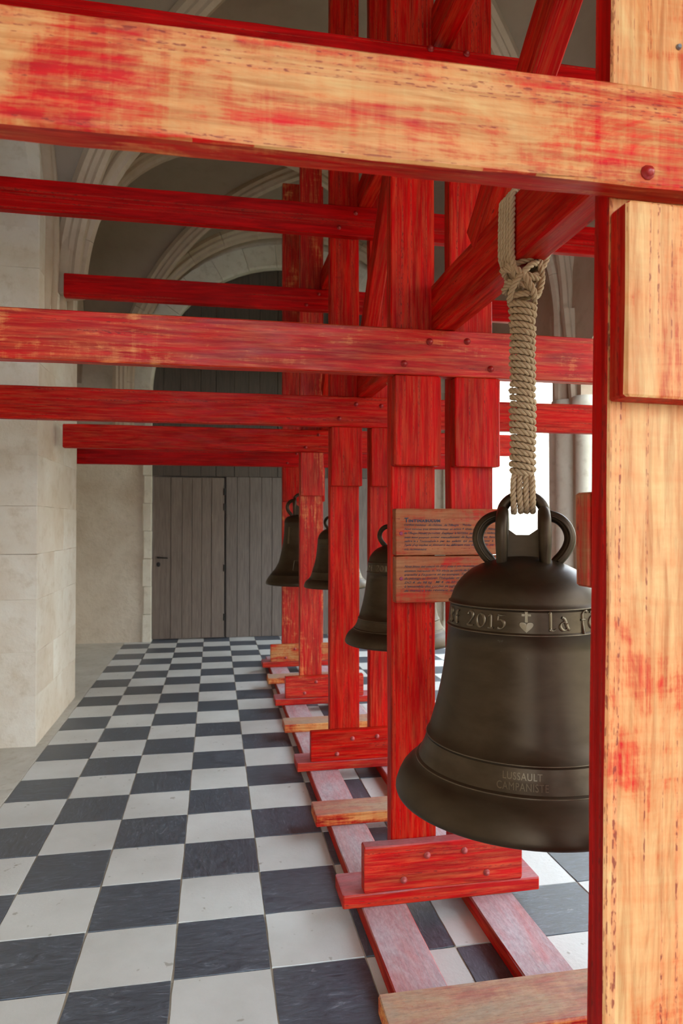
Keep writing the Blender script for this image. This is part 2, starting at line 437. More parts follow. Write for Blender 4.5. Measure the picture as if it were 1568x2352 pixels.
def arched_wall(a0, a1, c, hw, zs, rise, ztop, t0, t1, axis, zbot=0.0, n=32):
    """wall slab from a0..a1 along axis ('x' or 'y') with an arched opening centred c; thickness t0..t1"""
    st = [a0, c-hw] + [c-hw*math.cos(PI*k/n) for k in range(1, n)] + [c+hw, a1]
    def low(a):
        if a <= c-hw+1e-6 or a >= c+hw-1e-6: return None
        return zs+rise*math.sqrt(max(0, 1-((a-c)/hw)**2))
    parts = []
    def P(a, t, z): return (a, t, z) if axis == 'x' else (t, a, z)
    for i in range(len(st)-1):
        A, B_ = st[i], st[i+1]
        if i == 0 or i == len(st)-2:
            zl = zr = zbot
        else:
            zl = low(A) or zs; zr = low(B_) or zs
        V = [P(A,t0,zl),P(B_,t0,zr),P(B_,t1,zr),P(A,t1,zl),P(A,t0,ztop),P(B_,t0,ztop),P(B_,t1,ztop),P(A,t1,ztop)]
        F = [[0,3,2,1],[4,5,6,7],[0,1,5,4],[2,3,7,6]]
        if i in (0, len(st)-2): F += [[1,2,6,5],[3,0,4,7]]
        parts.append((V, F))
    return merge(parts)
# back wall with the arch round the planks
AC, AR, AZ, AH = .80, 1.80, 3.20, 1.76
wb = obj('wall_back', mesh('wall_back', *arched_wall(-2.2, 3.6, AC, AR, AZ, AH, 6.3, 6.74, 6.86, 'x'), M['plaster'])); tag(wb, kind='structure')
seg = 15
for s in range(seg):                              # dressed voussoirs of the door arch
    a0 = PI*s/seg+.0012; a1 = PI*(s+1)/seg-.0012; q = []
    for k in range(5):
        a = a0+(a1-a0)*k/4
        for rr, yy in ((AR-.012, 6.715), (AR+.02, 6.705), (AR+.13, 6.705), (AR+.30, 6.715), (AR+.30, 6.80), (AR-.012, 6.80)):
            q.append((AC+rr*math.cos(a), yy, AZ+(rr/AR*AH if rr < AR+.4 else rr)*math.sin(a)))
    F = [[k*6+m, k*6+(m+1) % 6, (k+1)*6+(m+1) % 6, (k+1)*6+m] for k in range(4) for m in range(6)] + [list(range(6)), [24+m for m in reversed(range(6))]]
    obj('voussoir', mesh('voussoir', q, F, M['dressed']), wb)
for sx in (-1, 1):                                # jamb stones
    for k in range(9):
        h = 3.2/9; wd = .11 if k % 2 == 0 else .095
        V, F = timber_vf(h-.003, .105, wd, 2, .006, .002, rt_)
        obj('jamb_stone', mesh('jamb_stone', V, F, M['dressed']), wb, (AC+sx*(AR+wd/2-.008), 6.755, h*(k+.5)), (0, PI/2, 0))
wl = obj('wall_left', mesh('wall_left', *box(-2.25, -1.95, -7.5, 7.1, -.1, 6.3), M['plaster'])); tag(wl, kind='structure')

# piers: coursed stone, left side
def pier_left(yc):
    p = empty('wall_pier', (-1.39, yc, 0))
    x0, x1, y0, y1 = -1.98, -1.39, yc-.68, yc+.66
    z = 0; c = 0; hs = [.34, .30, .36, .31, .33, .35, .30, .34, .32, .33, .28]
    while z < 3.5:
        h = hs[c % len(hs)]; sp = y0+(y1-y0)*(.38 if c % 2 else .62)
        for a, b_ in ((y0, sp), (sp, y1)):
            V, F = timber_vf(b_-a-.0004, x1-x0, h-.0006, 4, .0022, .0018, rt_)
            obj('stone_block', mesh('stone_block', V, F, M['pier']), p, ((x0+x1)/2-p.location.x, (a+b_)/2-yc, z+h/2), (0, 0, PI/2))
        z += h; c += 1
    ztop = z
    V = []; F = []; NL = 14                          # springer tapering smoothly into the vault
    for k in range(NL+1):
        t = k/NL; zz = ztop+1.75*t; hw = .665-.40*t**1.3; xo = .0-.26*t**1.6; ch = .07*min(1, t*3)+.004
        V += [(-.60, -hw-.01, zz), (xo-ch, -hw-.01, zz), (xo, -hw-.01+ch, zz), (xo, hw-ch, zz), (xo-ch, hw, zz), (-.60, hw, zz)]
    for k in range(NL):
        for m in range(6): F.append([k*6+m, k*6+(m+1) % 6, (k+1)*6+(m+1) % 6, (k+1)*6+m])
    F += [list(reversed(range(6))), [NL*6+m for m in range(6)]]
    obj('springer', mesh('springer', V, F, M['pier']), p)
    for dy in (-.50, -.30, .0, .28):                # shafts that carry the ribs
        V, F = tube([(x1-.03, dy, 2.75), (x1-.012, dy*.97, 3.1), (x1-.008, dy*.93, 3.5), (x1-.02, dy*.82, 4.0), (x1-.075, dy*.68, 4.5), (x1-.19, dy*.50, 5.1)], [.02, .045, .055, .055, .055, .05], 10)
        obj('shaft', mesh('shaft', V, F, M['rib'], True), p, (1.39, 0, 0))
    return p
for yb, lab in ((3.3, 'pale limestone wall pier on the left, its lit side facing the red frames'), (-.2, None), (-3.7, None)):
    p = pier_left(yb)
    if lab: tag(p, kind='structure')
    else: tag(p, kind='structure')
# right arcade
ar = None
for k, b0 in enumerate(BAYS[1:-1]):
    m = mesh('wall_right', *arched_wall(b0, b0+3.5, b0+HB, HB-.24, 2.72, .75, 6.3, 2.92, 3.32, 'y'), M['rib'])
    if ar is None: ar = obj('wall_right', m); tag(ar, kind='structure')
    else: obj('arcade_bay', m, ar)
for yb in BAYS[1:]:
    for (dx, dy, r) in ((2.92, 0, .10), (2.95, -.24, .075), (2.95, .24, .075), (3.14, -.24, .10), (3.14, .24, .10)):
        V, F = tube([(dx, yb+dy, z) for z in (0, .12, .14, .18, .2, 2.5, 2.53, 2.56, 2.62)], [r*1.5, r*1.5, r*1.25, r*1.25, r, r, r*1.25, r*1.35, r*1.35], 16)
        obj('column_shaft', mesh('column_shaft', V, F, M['dressed'], True), ar)
# courtyard outside
tag(obj('courtyard_ground', mesh('courtyard_ground', *box(3.42, 30, -20, 30, -.25, -.12), M['dark_ground'])), kind='structure')
tag(obj('courtyard_wall', mesh('courtyard_wall', *box(3.0, 22, 15, 15.5, -.2, 7.5), M['court'])), kind='structure')
tag(obj('courtyard_wall', mesh('courtyard_wall', *box(14, 14.5, -16, 15, -.2, 6.5), M['court'])), kind='structure')
tag(obj('outer_ground', mesh('outer_ground', *box(-12, 3.42, -24, -8.0, -.25, -.11), M['dark_ground'])), kind='structure')

# ------------------------------------------------------------------ oak partition and door
pt = empty('oak_partition', (AC, 6.90, 0))
tag(pt, 'dark weathered oak plank partition filling the stone arch at the far end', 'partition')
def plank(x0, x1, z0, z1, y=6.90, mat='oak', th=.035, name='plank', parent=pt):
    V, F = timber_vf(z1-z0, th, x1-x0-.0035, 2, .004, .001, rt_)
    V = [(-v[2], v[1], v[0]) for v in V]
    px, py = (parent.location.x, parent.location.y)
    return obj(name, mesh(name, V, F, M[mat]), parent, ((x0+x1)/2-px, y-py+rt_.uniform(-.003, .003), (z0+z1)/2-parent.location.z))
obj('backing', mesh('backing', *box(-2.0, 2.0, .06, .12, 0, 5.6), M['oak']), pt)
x = -.045; ws = [.145, .165, .16, .14, .19, .15, .17, .16, .18, .15, .17, .16, .18, .16, .17, .16, .18]
for wd in ws:
    plank(x, min(x+wd, 2.62), .004, 2.14); x += wd
    if x > 2.6: break
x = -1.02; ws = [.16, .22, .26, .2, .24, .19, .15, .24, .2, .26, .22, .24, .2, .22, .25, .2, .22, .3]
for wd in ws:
    plank(x, min(x+wd, 2.64), 2.145, 5.05, 6.895, 'oak_shaded'); x += wd
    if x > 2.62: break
door = empty('door_1', (-.51, 6.88, 0)); tag(door, kind='structure')
x = -.985; 
for wd in (.225, .145, .125, .125, .13, .165):
    plank(x, x+wd, .012, 2.125, 6.872, 'oak_door', .04, 'plank', door); x += wd
V, F = merge([tube([(0,0,0),(0,-.05,0)], .011, 8), tube([(-.005,-.048,0),(.11,-.048,-.004),(.12,-.048,-.01)], .0085, 8), lathe([(0,.0),(.02,.0),(.02,.01),(0,.01)], 12)])
V = [(a[0], a[1], a[2]) for a in V]
obj('door_handle', mesh('door_handle', V, F, M['iron'], True), door, (-.915+.51, 6.85-6.88, 1.075))
V, F = lathe([(0,0),(.024,0),(.022,.006),(0,.008)], 14); V = [(v[0], -v[2], v[1]*1.3) for v in V]
obj('keyhole_plate', mesh('keyhole_plate', V, F, M['iron']), door, (-.915+.51, 6.85-6.88, .985))
for zz in (1.94, 1.74, .93, .28):
    obj('hinge', mesh('hinge', *tube([(0,0,-.045),(0,0,.045)], .013, 8), M['iron']), door, (-.066+.51, 6.847-6.88, zz))

# ------------------------------------------------------------------ timber frames
TM = {}
SIDED = set()
def timber(name, parent, L, W, H, loc, axis, mat, seg=None, seed=None, side=None):
    """axis: direction of the length; W across (y or x), H the other"""
    key = (round(L,3), round(W,3), round(H,3), mat, seed)
    if key not in TM:
        r = random.Random(hash((round(L*1000), round(W*1000), round(H*1000), seed or 0)) & 0xffff)
        TM[key] = mesh(name, *timber_vf(L, W, H, seg or max(2, int(L/.18)), .0045, .0014, r), M[mat])
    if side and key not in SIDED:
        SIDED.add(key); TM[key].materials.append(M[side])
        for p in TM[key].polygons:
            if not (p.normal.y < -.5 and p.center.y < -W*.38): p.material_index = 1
    rot = {'x': (0, 0, 0), 'y': (0, 0, PI/2), 'z': (0, -PI/2, 0)}[axis]
    px = parent.location if parent else Vector((0, 0, 0))
    return obj(name, TM[key], parent, (loc[0]-px[0], loc[1]-px[1], loc[2]-px[2]), rot)
def bolt_mesh(mat, r=.0100):
    V, F = lathe([(0, .0), (r*1.35, .0), (r*1.35, .002), (r, .003), (r*.95, .008), (r*.6, .012), (0, .0135)], 10)
    V = [(v[0], -v[2], v[1]) for v in V]; return mesh('bolt', V, F, M[mat], True)
BM = bolt_mesh('bolt'); BD = bolt_mesh('bolt_dusty')
ysf = [-1.27, .19, 1.645, 3.125, 4.60]
LEFT = [-1.50, -1.36, -1.60, -1.335, -1.58]
RIGHT = [2.40, 2.40, 2.40, 2.35, 2.35]
MATS = [dict(post='w_post', cb='w_bare', ub='w_mid', cl='w_post', base='w_red', foot='w_foot'),
        dict(post='w_red', cb='w_mid', ub='w_deep', cl='w_red', base='w_red', foot='w_foot'),
        dict(post='w_red', cb='w_red', ub='w_deep', cl='w_red', base='w_red', foot='w_foot'),
        dict(post='w_mid', cb='w_red', ub='w_deep', cl='w_mid', base='w_mid', foot='w_foot'),
        dict(post='w_mid', cb='w_deep', ub='w_deep', cl='w_red', base='w_bare', foot='w_foot')]
LAB = ['nearest timber portal frame, pale orange post at right edge, wide beam across the top',
       'second red timber portal frame, the one that carries the two handwritten boards',
       'third red timber portal frame, directly behind the one with the handwritten boards',
       'fourth timber portal frame from the camera, lighter orange red posts',
       'farthest timber portal frame, nearest the oak door, with a yellow orange base board']
for k, y in enumerate(ysf):
    fr = empty('timber_portal', (.70, y, 0)); tag(fr, LAB[k], 'timber frame', 'red portal frames of the bell stand')
    mm = MATS[k]; px0 = (.488, .668) if k else (.508, .688); px1 = (.733, .914)
    ZT = 5.05; PD = .070 if k else .058
    for n_, (a, b_) in enumerate((px0, px1)):
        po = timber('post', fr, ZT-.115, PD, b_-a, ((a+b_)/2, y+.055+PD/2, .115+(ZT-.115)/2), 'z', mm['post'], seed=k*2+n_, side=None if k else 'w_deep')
        # lower cleats under the crossbeam; narrower gap shows the post below
        if k == 0:                                   # the nearest posts stand slightly out of plumb
            po.rotation_euler[1] += .016; po.location.x += .026
        ca, cb_ = (a-.001, b_+.008)
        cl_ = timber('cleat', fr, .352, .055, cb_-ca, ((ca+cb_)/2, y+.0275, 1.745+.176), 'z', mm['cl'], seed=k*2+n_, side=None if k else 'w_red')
        if k == 0:
            cl_.rotation_euler[1] += .016; cl_.location.x += .0150
    L = RIGHT[k]-LEFT[k]
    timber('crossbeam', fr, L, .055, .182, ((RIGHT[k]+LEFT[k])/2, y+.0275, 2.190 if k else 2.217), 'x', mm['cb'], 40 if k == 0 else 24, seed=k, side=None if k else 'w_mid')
    timber('crossbeam', fr, L, .055, .180, ((RIGHT[k]+LEFT[k])/2, y+.0275, 3.345 if k != 1 else 3.315), 'x', mm['ub'], 20, seed=k)
    timber('foot', fr, .795, .175, .052, (.6825, y+.0875, .087), 'x', mm['foot'], seed=k)
    timber('base_board', fr, .64, .054, .174, (.686, y+.0265, .201), 'x', mm['base'] if k != 1 else 'w_foot', seed=k)
    bx = 0 if k else .035
    for (x, z) in ((.533, 2.142), (.636, 2.237), (.785, 2.236), (.888, 2.138)):
        obj('bolt', BM, fr, (x+bx-.70+random.uniform(-.008, .008), -.001, z + (.012 if k == 0 else 0)+random.uniform(-.006, .006)))
        obj('bolt', BM, fr, (x-.70, -.001, z+1.155))
    for (x, z) in ((.521, .154), (.615, .240), (.766, .245), (.857, .152)):
        obj('bolt', BD, fr, (x-.70, -.001, z))
    if k == 0:
        for zz in (2.43, 2.64, 2.86): obj('screw', mesh('screw', *lathe([(0,0),(.006,0),(.004,.004),(0,.004)], 8), M['steel']), fr, (.672-.70, .054, zz), (PI/2, 0, 0))
    # brace from the near lower longitudinal beam up to this frame
for k in range(4):
    ya = ysf[k]+.131; yb = ysf[k+1]+.054
    words = ['between nearest and second frames, with the big bell rope over it', 'between the second and third frames', 'between the third and fourth frames', 'between the fourth and farthest frames']
    o = timber('longitudinal_beam', None, yb-ya, .088, .19, (.697, (ya+yb)/2, 2.377), 'y', ['w_red', 'w_red', 'w_red', 'w_red'][k], seed=k+20)
    tag(o, 'lower deep red longitudinal beam ' + words[k], 'beam', 'lower longitudinal beams')
    o = timber('longitudinal_beam', None, yb-ya, .080, .16, (.697, (ya+yb)/2, 3.516), 'y', 'w_red', seed=k+30)
    tag(o, 'upper deep red longitudinal beam high up ' + words[k].split(',')[0], 'beam', 'upper longitudinal beams')
    # diagonal brace: foot on the lower beam near the next frame, head under the upper beam
    y0, z0, y1, z1 = (-.18, 2.475, -1.12, 3.21) if k == 0 else (ysf[k+1]-.03, 2.585, ysf[k]+.70, 3.42)
    dy, dz = y1-y0, z1-z0; Lb = math.hypot(dy, dz)
    bm_ = mesh('diagonal_brace', *timber_vf(Lb, .080, .118, 8, .0045, .0014), M['w_red'])
    o = D.objects.new('diagonal_brace', bm_); link(o)
    xa = Vector((0, dy, dz)).normalized(); ya_ = Vector((1, 0, 0)); za_ = xa.cross(ya_)
    o.matrix_world = Matrix(((xa.x, ya_.x, za_.x, .693), (xa.y, ya_.y, za_.y, (y0+y1)/2), (xa.z, ya_.z, za_.z, (z0+z1)/2), (0, 0, 0, 1)))
    tag(o, 'sloping red brace ' + words[k].split(',')[0], 'brace', 'diagonal braces')

# rails and sleepers on the floor
for x, wd, lab in ((.447, .175, 'left long dusty floor rail running under all the red frames'), (.878, .175, 'right long dusty floor rail running under all the red frames')):
    o = timber('floor_rail', None, 6.9, wd, .0595, (x, 1.75, .030), 'y', 'w_rail', 40, seed=int(x*100))
    tag(o, lab, 'floor rail', 'floor rails')
SL = [(-.435, 'w_sleep', 'nearest bare pine sleeper lying across the floor rails at the bottom edge'),
      (.995, 'w_sleep', 'bare ochre sleeper across the rails between the second and third frames'),
      (2.50, 'w_sleep', 'orange red sleeper across the rails between the third and fourth frames'),
      (3.97, 'w_sleep', 'farthest ochre sleeper across the rails between the fourth and last frames')]
for k, (y, mt, lab) in enumerate(SL):
    o = timber('sleeper', None, .80, .175 if k else .20, .055, (.688, y if k else y-.02, .0875), 'x', mt, seed=k+50)
    tag(o, lab, 'sleeper', 'sleepers across the rails')

# ------------------------------------------------------------------ boards
def text_vf(body, size, shear=0.0, width=None, offset=0.0, spacing=1.0, extrude=.0002, res=2):
    c = D.curves.new('t', 'FONT'); c.body = body; c.size = size; c.shear = shear; c.offset = offset; c.space_character = spacing
    c.extrude = extrude; c.resolution_u = res
    o = D.objects.new('t', c); COL.objects.link(o)
    dg = bpy.context.evaluated_depsgraph_get(); m = o.evaluated_get(dg).to_mesh()
    V = [v.co.copy() for v in m.vertices]; F = [list(p.vertices) for p in m.polygons]
    o.evaluated_get(dg).to_mesh_clear(); D.objects.remove(o); D.curves.remove(c)
    if V and width:
        x0 = min(v.x for v in V); x1 = max(v.x for v in V); s = width/(x1-x0)
        for v in V: v.x = (v.x-x0)*s
    return V, F
def sign(name, x0, x1, z0, z1, lab, lines, screws):
    y = .1895
    b = obj(name, mesh(name, *timber_vf(x1-x0, .048, z1-z0, 12, .003, .0008, random.Random(int(z0*100))), M['w_sign']), None, ((x0+x1)/2, y+.0255, (z0+z1)/2))
    tag(b, lab, 'sign', 'handwritten boards')
    for (tx, bx, bz, size, wd, kind) in lines:
        V, F = text_vf(tx, size, .35 if kind == 'hand' else 0, wd, 0.0001 if kind == 'hand' else .0010, 1.0 if kind == 'hand' else 1.25)
        V = [(v.x, -v.z, v.y*(1.0 if kind == 'hand' else 1.0) + (math.sin(v.x*60)*.0006 if kind == 'hand' else 0)) for v in V]
        obj('lettering', mesh('lettering', V, F, M['ink']), b, (bx-b.location.x, -.0248, bz-b.location.z))
    for (sx, sz) in screws:
        V, F = lathe([(0, 0), (.0075, 0), (.006, .002), (0, .0025)], 12); V = [(v[0], -v[2], v[1]) for v in V]
        obj('screw', mesh('screw', V, F, M['screw']), b, (sx-b.location.x, -.0238, sz-b.location.z))
    return b
def pz(py): return 1.578-(py-1168)*.00168
def pxx(px): return .492+(px-909)*.001787
U = [("T", 1199, .0235, pxx(928), .0165, 'cap'), ("INTINABULUM", 1199, .0135, pxx(937.5), .128, 'cap')]
L1 = [(t, pxx(928), pz(by), .0125, w_*.001787, 'hand') for t, by, w_ in (
    ("Carillon médiéval   du château   de Tiffauges  - Vendée", 1208, 153),
    ("Nous sommes trois anneaux/sonnez  en octave 4  situés au coeur du château", 1217.5, 212),
    ("de Tiffauges (Vendée) permettant  d'expliquer  la fabrication  par les fondeurs médiévale,", 1227, 214),
    ("mais aussi pouvoir sonner manuellement  de façon interactive  faire", 1236.5, 208),
    ("naître le « Tintinnabule »  par  les  enfants  qui  peuvent  sonner  à", 1245.5, 204),
    ("l'aide d'un maillet et découvrir les différents sons de ses profils  par", 1254.5, 207),
    ("très reconnaissable.", 1264, 50))]
L1 += [(t, bx, pz(by), size, wd, kk) for t, by, size, bx, wd, kk in U]
sign('sign_board', .492, .935, 1.397, 1.578, 'upper orange pine board with a black heading over handwritten lines', L1, [(.513, 1.482), (.905, 1.497)])
L2 = [(t, pxx(928), pz(by), .0125, w_*.001787, 'hand') for t, by, w_ in (
    ("Nous avons été conçus en 2015 suite à une reconstitution au profil des", 1304, 212),
    ("anneaux retrouvés du XIe siècle au cercle de Fontenailles et", 1314, 190),
    ("travaillé à l'équerre et au compas. Travail manuel, et", 1323, 196),
    ("du passage au moyen Théophile  et l'art ancien du métal", 1331.5, 200),
    ("DO 4  de 98 kg   MI 4  de 50 kg    SOL 4  de 30 kg", 1341, 202),
    ("L'ensemble des cordes et nylon ainsi réalisés par", 1350, 190),
    ("de manière très résistant  ayant  sont mont sur", 1359.5, 186))]
sign('sign_board', .492, .935, 1.213, 1.393, 'lower orange pine board with seven lines of handwriting, touching the upper board', L2, [(.513, 1.307), (.905, 1.305)])
o = timber('block', None, .186, .052, .17, (.600, -1.129, 1.489), 'z', 'w_block', seed=77)
tag(o, 'short rough wooden block fixed behind the nearest orange post', 'block')

# ------------------------------------------------------------------ bells
PROF = [(0, .680), (.045, .677), (.085, .667), (.120, .655), (.149, .640), (.170, .622), (.187, .602), (.199, .582), (.207, .560), (.2105, .549),
        (.2145, .5475), (.2145, .5435), (.2115, .542), (.2140, .510), (.2165, .4815), (.2200, .480), (.2200, .4760), (.2175, .4745), (.2215, .430), (.2260, .390), (.2320, .345),
        (.2400, .300), (.2500, .255), (.2620, .210), (.2765, .1605), (.2805, .1590), (.2812, .1550), (.2790, .1535), (.2900, .121), (.3055, .0905), (.3105, .0890), (.3120, .0850), (.3130, .0830),
        (.3260, .072), (.3405, .060), (.3540, .045), (.3650, .023), (.3715, .003), (.3720, -.006), (.3690, -.014), (.3600, -.019), (.3480, -.019),
        (.3350, .000), (.3000, .050), (.2700, .110), (.2450, .200), (.2200, .320), (.2020, .450), (.1900, .560), (.1500, .620), (.0800, .645), (0, .650)]
PROF4 = [(0, .66), (.07, .655), (.125, .640), (.146, .622), (.155, .600), (.157, .585), (.160, .583), (.160, .578), (.157, .576), (.162, .47), (.172, .38), (.185, .31), (.198, .25), (.215, .19), (.245, .135), (.285, .085), (.290, .083), (.290, .079),
         (.315, .045), (.330, .018), (.335, 0), (.333, -.012), (.322, -.016), (.30, -.01), (.27, .05), (.22, .12), (.19, .20), (.165, .33), (.145, .50), (.13, .60), (0, .63)]
def rad_at(z):
    o_ = PROF[:38]
    for (r0, z0), (r1, z1) in zip(o_[:-1], o_[1:]):
        if z1 <= z <= z0: return r0+(r1-r0)*(z0-z)/(z0-z1+1e-9)
    return .3
NIB = math.radians(35)
def ribbon(pts, wd, z0, sc, th0, depth=.0038, thin=.05):
    """calligraphic stroke in glyph units -> raised strip wrapped round the bell"""
    P = [Vector((p[0], p[1], 0)) for p in pts]; N = len(P); V = []; F = []
    for i in range(N):
        t = (P[min(i+1, N-1)]-P[max(i-1, 0)]).normalized()
        a = math.atan2(t.y, t.x); hw = max(thin, wd*abs(math.sin(a-NIB)))*.5; nrm = Vector((-t.y, t.x, 0))
        for e, lift in ((1.25, -.0012), (1.0, depth), (-1.0, depth), (-1.25, -.0012)):
            q = P[i]+nrm*(hw*e); z = z0+q.y*sc; r = rad_at(z)+lift
            th = th0+q.x*sc/rad_at(z)
            V.append((r*math.sin(th), -r*math.cos(th), z))
    for i in range(N-1):
        for k in range(3): F.append([i*4+k, i*4+k+1, (i+1)*4+k+1, (i+1)*4+k])
    F.append([0, 1, 2, 3]); F.append([(N-1)*4+k for k in (3, 2, 1, 0)])
    return V, F
def arc(cx, cy, rx, ry, a0, a1, n=16):
    return [(cx+rx*math.cos(math.radians(a0+(a1-a0)*k/n)), cy+ry*math.sin(math.radians(a0+(a1-a0)*k/n))) for k in range(n+1)]
GL = {
 '2': [arc(.30, .72, .24, .27, 165, -40, 14)+[(.30, .30), (.06, .06)], [(.04, .07), (.30, .03), (.62, .08)]],
 '0': [arc(.36, .46, .31, .44, 90, 450, 28)],
 '1': [[(.02, .78), (.20, .95)], [(.20, .95), (.21, .5), (.21, .03)], [(.02, .03), (.40, .04)]],
 '5': [[(.16, .93), (.35, .90), (.62, .97)], [(.16, .93), (.10, .55)], [(.10, .55)]+arc(.26, .33, .30, .30, 80, -120, 14)],
 'R': [[(.12, .95), (.12, .5), (.10, .0)], arc(.14, .72, .34, .25, 95, -90, 12), [(.16, .47), (.35, .25), (.60, .02)]],
 'E': [arc(.32, .47, .25, .46, 60, 300, 20), [(.10, .50), (.40, .52)]],
 'L': [[(.0, 1.18), (.14, 1.22), (.15, .7), (.13, .08)], [(.05, .05), (.30, .02), (.50, .14)]],
 'a': [[(.18, .86), (.38, .72), (.58, .16), (.72, .06)], arc(.30, .30, .25, .27, 30, 330, 16)],
 'f': [arc(.42, .95, .26, .24, 40, 180, 8)+[(.16, .5), (.16, -.28)], [(.0, .62), (.46, .64)]],
 'e': [arc(.36, .42, .28, .38, 40, 320, 18), [(.12, .46), (.58, .52)], [(.20, 1.02), (.34, 1.20), (.50, 1.02)]],
 't': [[(.20, 1.05), (.20, .3)]+arc(.38, .22, .18, .18, 180, 300, 6), [(.0, .80), (.50, .82)]],
}
def theta_for(off_px):     # lateral pixel offset at the near bell -> angle on the band
    best = 0; r = .2155
    for k in range(-90, 91):
        a = math.radians(k); o_ = r*math.sin(a)*1570/(1.99-r*math.cos(a))
        if k == -90 or abs(o_-off_px) < best[0]: best = (abs(o_-off_px), a)
    return best[1]
def cross_heart(th0, z0, sc):
    parts = [ribbon([(0, .30), (0, 1.16)], .26, z0, sc, th0, .003, .20), ribbon([(-.34, .86), (.34, .86)], .2, z0, sc, th0, .003, .17),
             ribbon([(-.12, 1.13), (.12, 1.13)], .1, z0, sc, th0, .003, .12)]
    pts = []
    for k in range(28):
        t = 2*PI*k/28; x = .50*math.sin(t)**3*1.05; y = (.40*math.cos(t)-.16*math.cos(2*t)-.06*math.cos(3*t))*.95
        pts.append((x, y-.02))
    V = []; F = []
    for e, lift in ((1.08, -.001), (1.0, .003)):
        for x, y in pts:
            z = z0+(y*e)*sc; r = rad_at(z)+lift; th = th0+x*e*sc/rad_at(z); V.append((r*math.sin(th), -r*math.cos(th), z))
    n = len(pts); F = [[k, (k+1) % n, n+(k+1) % n, n+k] for k in range(n)]
    V.append((0, 0, 0)); z = z0; r = rad_at(z)+.0036; V[-1] = (r*math.sin(th0), -r*math.cos(th0), z)
    F += [[n+k, n+(k+1) % n, 2*n] for k in range(n)]
    parts.append((V, F)); return merge(parts)
def bell(name, loc, s, rz, label, big=True, prof=PROF, letters=True):
    b = empty(name, loc, rz); tag(b, label, 'bell', 'bronze bells hanging in the stand')
    b.scale = (s, s, s*.985)
    n = 96 if big else 56
    V, F = lathe(prof, n); obj('bell_body', mesh('bell_body', V, F, M['bronze'], True), b)
    if prof is PROF:                                # polished bands and their thin mouldings
        for z1_, z2_, nm in ((.5385, .4835, 'inscription_band'), (.1500, .0930, 'sound_band')):
            pr = [(rad_at(z1_+(z2_-z1_)*i/8)+.0005, z1_+(z2_-z1_)*i/8) for i in range(9)]
            V, F = lathe(pr, n); obj(nm, mesh(nm, V, F, M['band'], True), b)
        for zr in (.5455, .4780, .1570, .0870):
            rr = rad_at(zr); V, F = tube([(rr*math.cos(2*PI*i/n), rr*math.sin(2*PI*i/n), zr) for i in range(n)], .0017, 6, True)
            obj('moulding', mesh('moulding', V, F, M['relief'], True), b)
    # crown
    parts = []
    arch_c = [(math.cos(math.radians(a))*.060, 0, .800+.006+math.sin(math.radians(a))*.052) for a in range(-10, 191, 10)]
    parts.append(tube([(.0575, 0, .70)] + arch_c + [(-.0575, 0, .70)], .0185, 10, sx=.85, sy=1.1, up0=(1, 0, 0)))
    plate = [(-.052, .655), (.052, .655), (.052, .762), (.040, .758), (.016, .741), (-.020, .741), (-.040, .756), (-.052, .768)]
    V = [(x, -.014, z) for x, z in plate] + [(x, .014, z) for x, z in plate]; m_ = len(plate)
    obj('crown_plate', mesh('crown_plate', V, [list(range(m_)), list(reversed(range(m_, 2*m_)))] + [[k, m_+k, m_+(k+1) % m_, (k+1) % m_] for k in range(m_)], M['bronze']), b)
    obj('crown_loop', mesh('crown_loop', *merge(parts), M['bronze'], True), b)
    for sx in (-1, 1):
        p = catmull([(sx*.050, 0, .800), (sx*.074, 0, .798), (sx*.101, 0, .787), (sx*.121, 0, .765), (sx*.130, 0, .736), (sx*.125, 0, .709), (sx*.111, 0, .684), (sx*.094, 0, .664), (sx*.088, 0, .650)], 4)
        obj('crown_ear', mesh('crown_ear', *merge([tube(p, .0165, 10, sx=1, sy=1.0), tube([(q.x*1.0, -.0150, q.z) for q in p[4:-4]], .0045, 6)]), M['bronze'], True), b)
    for sx in (-1, 1):
        for sy in (-1, 1):
            p = catmull([(sx*.0575, sy*.010, .812), (sx*.0575, sy*.040, .806), (sx*.0585, sy*.066, .785), (sx*.059, sy*.076, .755), (sx*.059, sy*.074, .720), (sx*.059, sy*.068, .690), (sx*.059, sy*.062, .652)], 4)
            obj('crown_ear', mesh('crown_ear', *tube(p, [.0155+.003*math.sin(PI*i/(len(p)-1)) for i in range(len(p))], 10), M['bronze'], True), b)
    if letters:
        z0, sc = .492, .0405; parts = []
        for ch, px in (('R', 1041), ('E', 1052), ('2', 1079), ('0', 1101), ('1', 1128), ('5', 1146), ('L', 1264), ('a', 1287), ('f', 1333), ('e', 1349), ('t', 1366)):
            th = theta_for(px-1207)
            parts = []
            for st in GL[ch]:
                if len(st) < 8: st = [(p.x, p.y) for p in catmull([(a, c, 0) for a, c in st], 4)]
                parts.append(ribbon(st, .19, z0 if ch not in 'La' else z0-.001, sc if ch != 'L' else sc*.96, th))
            obj('letter', mesh('letter', *merge(parts), M['relief'], True), b)
        obj('cross_and_heart', mesh('cross_and_heart', *cross_heart(theta_for(7), .503, .034), M['relief']), b)
        if big:
            parts = []
            for tx, zc, wd in (("LUSSAULT", .124, .096), ("CAMPANISTE", .101, .126)):
                V, F = text_vf(tx, .024, 0, wd, 0, 1.1, .0010, 3)
                V2 = []
                for v in V:
                    z = zc+v.y; r = rad_at(z)+v.z+.0006; th = (v.x-wd/2)/rad_at(z)-.012; V2.append((r*math.sin(th), -r*math.cos(th), z))
                parts.append((V2, F))
            obj('founder_mark', mesh('founder_mark', *merge(parts), M['relief']), b)
    return b
RZ = -math.radians(25.6)
B1 = bell('bell', (.69, -.50, .757), 1.0, RZ, 'large dark bronze bell hanging in front at the right, inscribed 2015')
